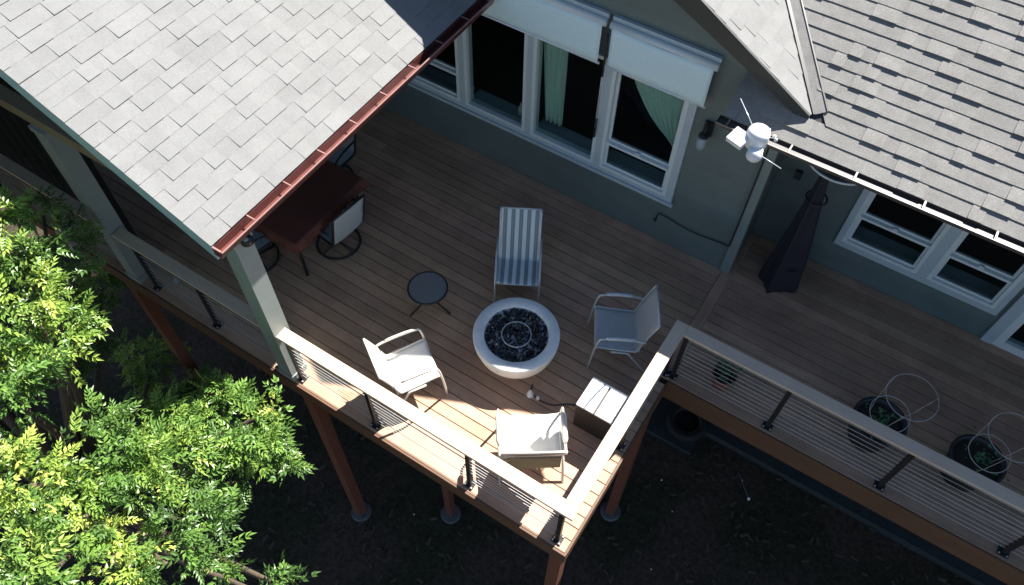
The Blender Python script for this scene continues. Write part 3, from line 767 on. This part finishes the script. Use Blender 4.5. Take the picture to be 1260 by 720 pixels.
bt = MB().lathe([(0, 0), (.035, 0), (.036, .10), (.014, .14), (.013, .19), (0, .19)], (-3.22, YW + .2, .835), 14).obj('bottle', M['plastW'], None, True)
tag(bt, 'small white bottle on the inner sill behind the second pane', 'bottle')
o = thing('crank_pole', (-2.045, YW - .06, 1.30), 'thin dark and white crank pole hanging between the two roller shades', 'pole')
MB().tube([(0, -.01, 0), (0, -.01, 1.35)], .008, 6).obj('rod', M['chrome'], o, True); MB().tube([(0, -.012, .0), (0, -.012, .28)], .016, 8).obj('handle', M['black'], o, True)
MB().tube([(0, -.012, .90), (0, -.012, 1.45)], .012, 8).obj('sleeve', M['black'], o, True)
# wall lantern
wl = thing('wall_lantern', (-.78, YW - .02, 2.0), 'dark wall lantern with a pale glass jar beside the roller shade', 'lantern')
MB().box(-.05, .05, -.022, .0, -.02, .16).obj('back_plate', M['black'], wl); MB().tube(arc([(0, -.01, .12), (0, -.08, .16), (0, -.13, .10)], 4), .010, 6).obj('bracket', M['black'], wl, True)
MB().lathe([(0, .09), (.05, .08), (.055, .06), (0, .06)], (0, -.13, 0), 16).obj('hood', M['black'], wl, True)
MB().lathe([(.03, .06), (.052, .02), (.055, -.06), (.035, -.12), (0, -.13)], (0, -.13, 0), 16).obj('jar', M['glassfix'], wl, True)
# cable on the wall
o = MB().tube(arc([(-.13, YW - .03, 2.62), (-.13, YW - .03, 1.5), (-.135, YW - .03, .62), (-.15, YW - .03, .50), (-.25, YW - .03, .49), (-.65, YW - .03, .45), (-1.02, YW - .03, .50), (-1.08, YW - .03, .46), (-1.09, YW - .03, .34), (-1.12, YW - .03, .37)], 5), .009, 6).obj('wall_cable', M['black'], None, True)
tag(o, 'thin black cable running down the wall corner and along under the big window', 'cable')
# weather station on the eave
ws = thing('weather_station', (-.125, 3.03, 2.96), 'bright white weather station with thin rods on the gutter corner', 'weather station')
MB().tube(arc([(.03, .47, -.27), (.02, .40, -.05), (.01, .20, .02), (0, .03, .07)], 5), .013, 8).obj('mount', M['plastW'], ws, True)
MB().lathe([(0, .06), (.085, .06), (.10, .08), (.10, .20), (.085, .235), (.04, .25), (0, .25)], (0, .03, 0), 24).obj('rain_collector', M['plastW'], ws, True)
MB().lathe([(0, .02), (.06, .02), (.07, .04), (.06, .12), (0, .12)], (.045, -.08, 0), 20).obj('sensor_shield', M['plastW'], ws, True)
MB().obox((-.13, -.06, .14), (.075, -.022, 0), (.02, .065, .02), (0, -.01, .03)).obj('solar_panel', M['plastW'], ws)
MB().tube([(-.06, .06, .2), (-.29, .28, .25)], .005, 6).obj('rod', M['chrome'], ws, True); MB().tube([(.08, -.09, .09), (.30, -.10, .05)], .005, 6).obj('rod', M['chrome'], ws, True)
MB().lathe([(0, .0), (.016, .01), (.016, .03), (0, .04)], (.13, .06, .18), 10).obj('wind_cup', M['plastW'], ws, True); MB().lathe([(0, .0), (.014, .01), (.014, .03), (0, .04)], (.155, .03, .18), 10).obj('wind_cup', M['plastW'], ws, True)
MB().tube([(.09, .05, .18), (.14, .05, .19)], .004, 6).obj('rod', M['chrome'], ws, True)
# patio heater in its cover
ph = thing('patio_heater', (.53, 4.32, 0), 'tall tapering patio heater in a navy fabric cover in the dark wall corner', 'patio heater')
m = MB(); base = [(-.23, -.10), (-.05, -.29), (.24, -.10), (.20, .26), (-.12, .26)]
lev = [(0, 1.0, 0, 0), (.05, 1.04, 0, 0), (.15, 1.02, 0, 0), (.45, .86, -.005, -.0), (.7, .75, -.01, -.01), (1.0, .60, -.02, -.02), (1.25, .48, -.03, -.02), (1.5, .37, -.04, -.03), (1.85, .22, -.05, -.03), (1.98, .14, -.05, -.03)]
n = len(base); vs = []
for z, k, dx, dy in lev:
    for i in range(n):
        for h_ in range(8):
            t_ = h_ / 8; a, b = base[i], base[(i + 1) % n]; q0 = a[0] * (1 - t_) + b[0] * t_; q1 = a[1] * (1 - t_) + b[1] * t_
            s_ = 1 - .10 * math.sin(pi * t_) + .035 * math.sin(t_ * 12.6 + z * 2.2 + i * 1.7) * (1 if h_ else 0)
            vs.append((q0 * k * s_ + dx, q1 * k * s_ + dy, z))
fs = []; N2 = 8 * n
for i in range(len(lev) - 1):
    for k in range(N2): fs.append((i * N2 + k, i * N2 + (k + 1) % N2, (i + 1) * N2 + (k + 1) % N2, (i + 1) * N2 + k))
fs.append(tuple((len(lev) - 1) * N2 + k for k in range(N2)))
m.add(vs, fs).obj('cover', M['cover'], ph, True)
MB().tube([(-.03 + .112 * math.cos(k * pi / 10), -.02 + .112 * math.sin(k * pi / 10), 1.52) for k in range(20)], .010, 6, closed=True).obj('tie_strap', M['black'], ph, True)
MB().obox((.105, -.185, .45), (.055, .036, 0), (.003, -.004, .0), (0, 0, .012)).obj('handle_slot', M['black'], ph)
MB().lathe([(0, .10), (.18, .07), (.32, .02), (.385, -.01), (.385, -.025), (.30, .0), (0, .06)], (.02, .10, 2.10), 40).obj('reflector', M['black'], ph, True)
MB().tube([(.02 + .385 * math.cos(k * pi / 24), .10 + .385 * math.sin(k * pi / 24), 2.08) for k in range(48)], .012, 8, closed=True).obj('reflector_rim', M['plastW'], ph, True)  # white colour stands in for sun catching the reflector edge
o = MB().box(.15, .23, YR - .06, YR - .005, 1.19, 1.30).obj('electric_box', M['curb']); tag(o, 'small tan electric box on the recessed wall above the covered heater', 'electric box')
# dark object near column top
o = thing('spot_lamp', (-3.56, .12, 2.50), 'small black lamp with a pale lens at the top of the porch column', 'lamp')
MB().lathe([(0, .02), (.05, .01), (.06, -.05), (0, -.05)], (.08, -.0, 0), 14).obj('housing', M['black'], o, True); MB().lathe([(0, .015), (.022, .008), (.024, 0)], (.10, -.02, .02), 12).obj('lens', M['glassfix'], o, True)
o = thing('solar_light', (-5.62, .26, 0), 'small pale solar light on the shaded deck by the porch railing', 'solar light')
MB().lathe([(0, .06), (.035, .055), (.045, .03), (.03, .0)], (0, 0, 0), 14).obj('cap', M['glassfix'], o, True); MB().lathe([(.0, .068), (.02, .066), (.02, .06)], (0, 0, 0), 10).obj('finial', M['chrome'], o)

# ------------------------------------------------------------------ planters
def planter(loc, r0, h, label, m, grp=None, cage=True, nleaf=60, seed=1, lr=.07):
    rnd = random.Random(seed); R = thing('planter', loc, label, 'planter', 0, grp)
    MB().lathe([(0, 0), (r0 * .72, 0), (r0 * .97, h), (r0 * 1.04, h), (r0 * 1.04, h + .02), (r0 * .92, h + .02), (r0 * .90, h - .06)], (0, 0, 0), 28).obj('pot', m, R, True)
    MB().lathe([(0, h - .03), (r0 * .9, h - .045)], (0, 0, 0), 20).obj('soil', M['soil'], R)
    lv = MB()
    for i in range(nleaf):
        a = rnd.uniform(0, 6.28); rr = abs(rnd.gauss(0, r0 * .45)); z = h + rnd.uniform(-.02, lr * 2.2); an = rnd.uniform(0, 6.28); tl = rnd.uniform(-.2, .8); l_ = lr * rnd.uniform(.5, 1)
        c_ = Vector((rr * math.cos(a), rr * math.sin(a), z)); d_ = Vector((math.cos(an) * math.cos(tl), math.sin(an) * math.cos(tl), math.sin(tl))) * l_; s_ = d_.cross(Vector((0, 0, 1))).normalized() * l_ * .28
        lv.add([c_, c_ + d_ * .5 + s_, c_ + d_, c_ + d_ * .5 - s_], [(0, 1, 2, 3)])
    lv.obj('foliage', M['leafpot'], R)
    if cage:
        for z, rr, dx, dy in ((h + .18, .20, .03, .02), (h + .50, .255, .10, .10)):
            MB().tube([(dx + rr * math.cos(k * pi / 16), dy + rr * math.sin(k * pi / 16), z + .02 * math.sin(k * pi / 16)) for k in range(32)], .0035, 5, closed=True).obj('cage_ring', M['steel'], R, True)
        for k in range(3):
            a = k * 2.1 + .5; MB().tube([(.14 * math.cos(a), .14 * math.sin(a), h - .05), (.03 + .2 * math.cos(a), .02 + .2 * math.sin(a), h + .18), (.1 + .255 * math.cos(a), .1 + .255 * math.sin(a), h + .52)], .0022, 4).obj('cage_wire', M['steel'], R)
    return R
planter((.52, 2.60, 0), .14, .20, 'small terracotta pot of green leaves behind the railing near its inner corner', M['terracotta'], None, False, 55, 2, .08)
planter((2.12, 2.86, 0), .27, .38, 'caged black planter nearer the deck corner, left of the two behind the right railing', M['plasticpot'], 'caged black planters', True, 60, 3, .06)
planter((3.10, 2.98, 0), .27, .38, 'caged black planter at the right edge, right of the two behind the right railing', M['plasticpot'], 'caged black planters', True, 60, 4, .06)

# ------------------------------------------------------------------ things on the ground
ty_ = thing('tyre', (.25, 4.16, GZ + .10), 'old black tyre lying on the ground under the inner corner of the deck', 'tyre')
MB().lathe([(.20, .0), (.30, .0), (.335, .04), (.335, .13), (.30, .18), (.20, .18), (.215, .14), (.26, .10), (.215, .04)], (0, 0, 0), 36, True).obj('rubber', M['rubber'], ty_, True)
st_ = thing('garden_stake', (1.35, 3.9, GZ), 'thin pale stake with a white tip lying on the dark ground', 'stake')
MB().tube([(0, 0, .05), (.30, -.32, .07)], .009, 6).obj('rod', M['ground_c'], st_); MB().lathe([(0, .0), (.025, .01), (.025, .04), (0, .05)], (.31, -.33, .05), 10).obj('tip', M['plastW'], st_, True)
db = MB(); rr = random.Random(5)
for i in range(1600):
    x = rr.uniform(-7, 8); y = rr.uniform(-3, 5); s = rr.uniform(.008, .03); a = rr.uniform(0, 3.1)
    db.obox((x, y, GZ + .03 + rr.uniform(0, .02)), (s * 2.2 * math.cos(a), s * 2.2 * math.sin(a), 0), (-s * math.sin(a) * .7, s * math.cos(a) * .7, 0), (0, 0, s * .4))
db = db.obj('bark_chips', mat('bark_chip', (.085, .068, .05), .95, .4, 3)); tag(db, 'scattered bark chips on the shaded ground', 'bark chips', kind='stuff')
pb = MB()
for i in range(26):
    x = rr.uniform(-3, 5); y = rr.uniform(-1, 4); s = rr.uniform(.012, .022)
    pb.lathe([(0, 0), (s, s * .4), (s * .6, s * .9), (0, s)], (x, y, GZ + .05), 6)
pb = pb.obj('pebbles', M['plastW']); tag(pb, 'few small pale pebbles on the shaded ground', 'pebbles', kind='stuff')

# ------------------------------------------------------------------ tree
tree = thing('tree', (-5.6, -2.5, GZ), 'big leafy tree with sunlit yellow green compound leaves left of the deck', 'tree')
T0 = Vector((-5.6, -2.5, GZ))
def P(x, y, z): return Vector((x, y, z)) - T0
rt = random.Random(11)
LOBES = [  # centre, radii
    ((-6.3, -1.9, 2.6), 0.62), ((-6.9, -1.1, 3.0), 0.66), ((-7.4, -2.2, 2.7), 0.7), ((-8.2, -1.3, 3.2), 0.75), ((-6.6, -3.1, 2.3), 0.7), ((-7.9, -3.3, 2.6), 0.75), ((-5.6, -3.6, 1.9), 0.6), ((-8.9, -.6, 2.6), 0.7), ((-7.3, -1.2, 1.6), 0.7), ((-8.4, -2.0, 1.4), 0.7),  # unseen lobes on the left, added to shade the porch
    ((-5.12, -0.96, 2.60), 0.31),
    ((-4.77, -1.02, 2.40), 0.31),
    ((-4.66, -1.33, 2.50), 0.33),
    ((-4.32, -1.45, 2.20), 0.36),
    ((-4.24, -1.80, 2.40), 0.35),
    ((-4.03, -1.97, 2.20), 0.25),
    ((-3.57, -2.36, 2.10), 0.37),
    ((-3.08, -2.77, 2.30), 0.37),
    ((-2.88, -2.70, 2.10), 0.26),
    ((-3.52, -1.90, 1.80), 0.35),
    ((-3.26, -1.80, 1.60), 0.35),
    ((-3.20, -2.30, 1.80), 0.31),
    ((-3.23, -1.50, 1.30), 0.26),
    ((-3.59, -1.30, 1.20), 0.23),
    ((-3.44, -0.88, 0.80), 0.34),
    ((-3.05, -0.94, 0.70), 0.35),
    ((-2.72, -0.93, 0.60), 0.18),
    ((-3.02, -1.27, 0.50), 0.24),
    ((-3.17, -1.21, 0.80), 0.24),
    ((-3.20, -0.51, 0.60), 0.17),
    ((-2.69, -1.85, 1.30), 0.33),
    ((-2.54, -2.22, 1.50), 0.34),
    ((-2.78, -2.45, 1.60), 0.31),
    ((-2.36, -1.97, 1.10), 0.19),
    ((-1.94, -1.78, 0.50), 0.20),
    ((-2.09, -1.95, 0.60), 0.17),
    ((-6.74, -0.25, -2.30), 0.41),
    ((-5.75, -0.28, -2.40), 0.36),
    ((-7.45, 0.01, -1.20), 0.43),
    ((-4.97, -0.29, -2.50), 0.31),
    ((-5.74, -0.83, -2.20), 0.38),
    ((-6.37, -0.94, -0.60), 0.37),
    ((-6.39, -0.32, 1.40), 0.23),
    ((-5.99, -0.39, 1.20), 0.20),
]
tr_ = MB(); trunk_top = P(-5.1, -2.1, -.6)
tr_.tube(arc([P(-5.6, -2.5, GZ - .1), P(-5.5, -2.45, -3), P(-5.3, -2.3, -1.8), trunk_top], 5), [.24, .22, .20, .19, .18, .175, .17, .165, .16, .155, .15, .145, .14, .135, .13, .12], 10)
trk = tr_.obj('trunk', M['bark'], tree, True)
for c_, r_ in LOBES:
    c_ = P(*c_); mid = (trunk_top * .5 + c_ * .5) + Vector((rt.uniform(-.15, .15), rt.uniform(-.15, .15), -.25))
    st0 = trunk_top + (P(-5.3, -2.3, -1.8) - trunk_top) * rt.random() * .8
    pts = arc([st0, mid, c_ - Vector((0, 0, r_ * .3))], 5)
    MB().tube(pts, [.055 * (1 - i / (len(pts) + 2)) + .008 for i in range(len(pts))], 6).obj('limb', M['bark'], tree, True)
MB().tube(arc([P(-5.76, -0.46, 1.70), P(-5.33, -0.56, 1.85), P(-5.09, -0.61, 1.85), P(-4.90, -0.67, 1.80)], 5), [.028 + .018 * math.sin(k * 1.3) for k in range(16)], 8).obj('limb', mat('tan_bark', (.42, .30, .22), .8, .5, 14, bump=.6), tree, True)  # one limb in a paler, blotchy tan bark
import numpy as np
def leaf_geo(nl=9, L_=.26, ll=.085, lw=.014):
    """pinnate leaf: local x along the stalk, z up; returns verts, faces"""
    vs = []; fs = []
    def leaflet(p, d, w, l):
        side = Vector((-d.y, d.x, 0)); o = len(vs)
        up = Vector((0, 0, 1))
        vs.extend([p, p + d * l * .45 + side * w + up * w * .55, p + d * l - up * l * .16, p + d * l * .45 - side * w + up * w * .55, p + d * l * .5 - up * l * .02])
        fs.extend([(o, o + 4, o + 1), (o + 1, o + 4, o + 2), (o, o + 3, o + 4), (o + 3, o + 2, o + 4)])
    half = (nl - 1) // 2
    for i in range(half):
        t = .28 + .62 * i / (half - 1); p = Vector((L_ * t, 0, -.05 * t * t))
        for s_ in (-1, 1):
            a = math.radians(52 - 14 * t); leaflet(p, Vector((math.cos(a), s_ * math.sin(a), -.15)), lw * (1.1 - .25 * abs(t - .5)), ll * (1.05 - .4 * abs(t - .55)))
    leaflet(Vector((L_, 0, -.05)), Vector((1, 0, -.2)), lw, ll * 1.1)
    o = len(vs); vs.extend([Vector((0, -.0015, 0)), Vector((0, .0015, 0)), Vector((L_, 0, -.05))]); fs.append((o, o + 1, o + 2))
    return np.array([tuple(v) for v in vs]), fs
LV = [leaf_geo(7, .22, .092, .019), leaf_geo(5, .15, .085, .021), leaf_geo(9, .25, .088, .017)]
def add_tone(me, tones):
    at = me.attributes.new('tone', 'FLOAT', 'POINT'); at.data.foreach_set('value', np.asarray(tones, dtype=np.float32))
leafmesh = []
for k in range(12):
    V, F = LV[k % 3]; me = bpy.data.meshes.new('leaf'); me.from_pydata(V.tolist(), [], F); me.materials.append(M['leaf'])
    add_tone(me, [.15 + .8 * k / 11] * len(V)); leafmesh.append(me)
leaves = []
cl = np.array(cam.location)
for c_, r_ in LOBES:
    c0 = P(*c_)
    n_tw = int(72 * (r_ / .4) ** 2 * 1.0)
    tone0 = rt.choice((.08, .2, .35, .55, .72))
    for i in range(n_tw):
        # twig tip at the lobe shell, biased upwards
        z = rt.uniform(-.55, 1); a = rt.uniform(0, 2 * pi); q_ = math.sqrt(max(0, 1 - z * z)); rad = r_ * rt.uniform(.45, 1.05) * (1 + .22 * math.sin(3 * a + r_ * 40) * q_)
        dirv = Vector((q_ * math.cos(a), q_ * math.sin(a), z * .85)); p = c0 + dirv * rad
        if math.sin(p.x * 9 + 1.3 * math.sin(p.y * 7)) * math.sin(p.y * 8 + p.z * 5) > .45: continue
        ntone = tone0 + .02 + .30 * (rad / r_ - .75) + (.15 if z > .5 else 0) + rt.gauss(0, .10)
        for j in range(rt.choice((3, 4, 5))):
            az = a + rt.gauss(0, 1.2); el = rt.uniform(-1.1, .9) + z * .2; roll = rt.gauss(0, .9)
            s_ = rt.uniform(.48, .86)
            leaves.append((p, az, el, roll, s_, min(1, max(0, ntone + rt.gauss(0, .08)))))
def lmat(p, az, el, roll, s_):
    return Matrix.Translation(p) @ (Matrix.Rotation(az, 4, 'Z') @ Matrix.Rotation(-el, 4, 'Y') @ Matrix.Rotation(roll, 4, 'X')) @ Matrix.Diagonal((s_, s_, s_, 1))
leaves.sort(key=lambda t: (Vector(T0) + t[0] - cam.location).length / t[4])
# crown: one part, its largest leaves single objects
crown_v = []; crown_f = []; tones = []; off = 0
singles = []; cnt = 0
for i, (p, az, el, roll, s_, tn) in enumerate(leaves):
    if i % 2 == 0 and cnt < 300: singles.append((p, az, el, roll, s_, tn)); cnt += 1; continue
    V, F = LV[i % 3]; A = np.array(lmat(p, az, el, roll, s_)); W_ = V @ A[:3, :3].T + A[:3, 3]
    crown_v.append(W_); crown_f += [tuple(k + off for k in f_) for f_ in F]; off += len(V); tones += [tn] * len(V)
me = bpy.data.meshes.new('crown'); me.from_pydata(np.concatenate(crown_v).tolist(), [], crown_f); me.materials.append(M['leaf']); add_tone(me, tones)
crown = link('crown', me, tree); crown['kind'] = 'stuff'
for (p, az, el, roll, s_, tn) in singles:
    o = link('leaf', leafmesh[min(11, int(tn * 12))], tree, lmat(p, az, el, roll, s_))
print('leaves', len(leaves), 'objects', len(bpy.data.objects))

sc_ = MB().grid(lambda u, v: (-9.8 + 3.60 * u, .33 + .03 * math.sin(u * 90), .03 + 2.44 * v), 160, 2).obj('added_porch_curtain', mat('black_screen_cloth', (.012, .012, .013), .9, .1, 10)); solid(sc_, .004)  # black sheet added to darken the porch behind the railing
tag(sc_, 'black pleated outdoor curtain added to darken the porch left of its second column', 'curtain')

# unseen tree added beyond the deck to shade the porch, shares the leaf shapes
added_tree = thing('tree', (-11.6, -1.2, GZ), 'tall dense unseen tree added left of the porch to shade it', 'tree')
MB().tube(arc([(0, 0, -.1), (.1, .05, 2), (.2, .1, 4.5), (.1, .2, 6.5)], 5), [.28 - .012 * k for k in range(16)], 10).obj('trunk', M['bark'], added_tree, True)
r2 = np.random.default_rng(4); Vv = []; Ff = []; off = 0; tn = []
for (cx_, cy_, cz_, rr_) in ((0, 0, 7.2, 1.9), (1.4, -.9, 5.8, 1.5), (-1.2, .9, 5.6, 1.6), (.9, 1.3, 5.0, 1.3), (-.8, -1.3, 5.2, 1.5), (1.5, .2, 7.0, 1.2), (.3, -1.6, 6.8, 1.2)):
    for k in range(330):
        d_ = r2.normal(size=3); d_ /= np.linalg.norm(d_); p_ = np.array((cx_, cy_, cz_)) + d_ * rr_ * r2.uniform(.4, 1.05)
        A = np.array(lmat(Vector(p_), r2.uniform(0, 6.28), r2.uniform(-1, 1), r2.normal() * .8, r2.uniform(1.2, 1.9))); V, F = LV[k % 3]
        Vv.append(V @ A[:3, :3].T + A[:3, 3]); Ff += [tuple(q_ + off for q_ in f_) for f_ in F]; off += len(V); tn += [float(r2.uniform(.2, .6))] * len(V)
me = bpy.data.meshes.new('crown'); me.from_pydata(np.concatenate(Vv).tolist(), [], Ff); me.materials.append(M['leaf']); add_tone(me, tn)
link('crown', me, added_tree)['kind'] = 'stuff'
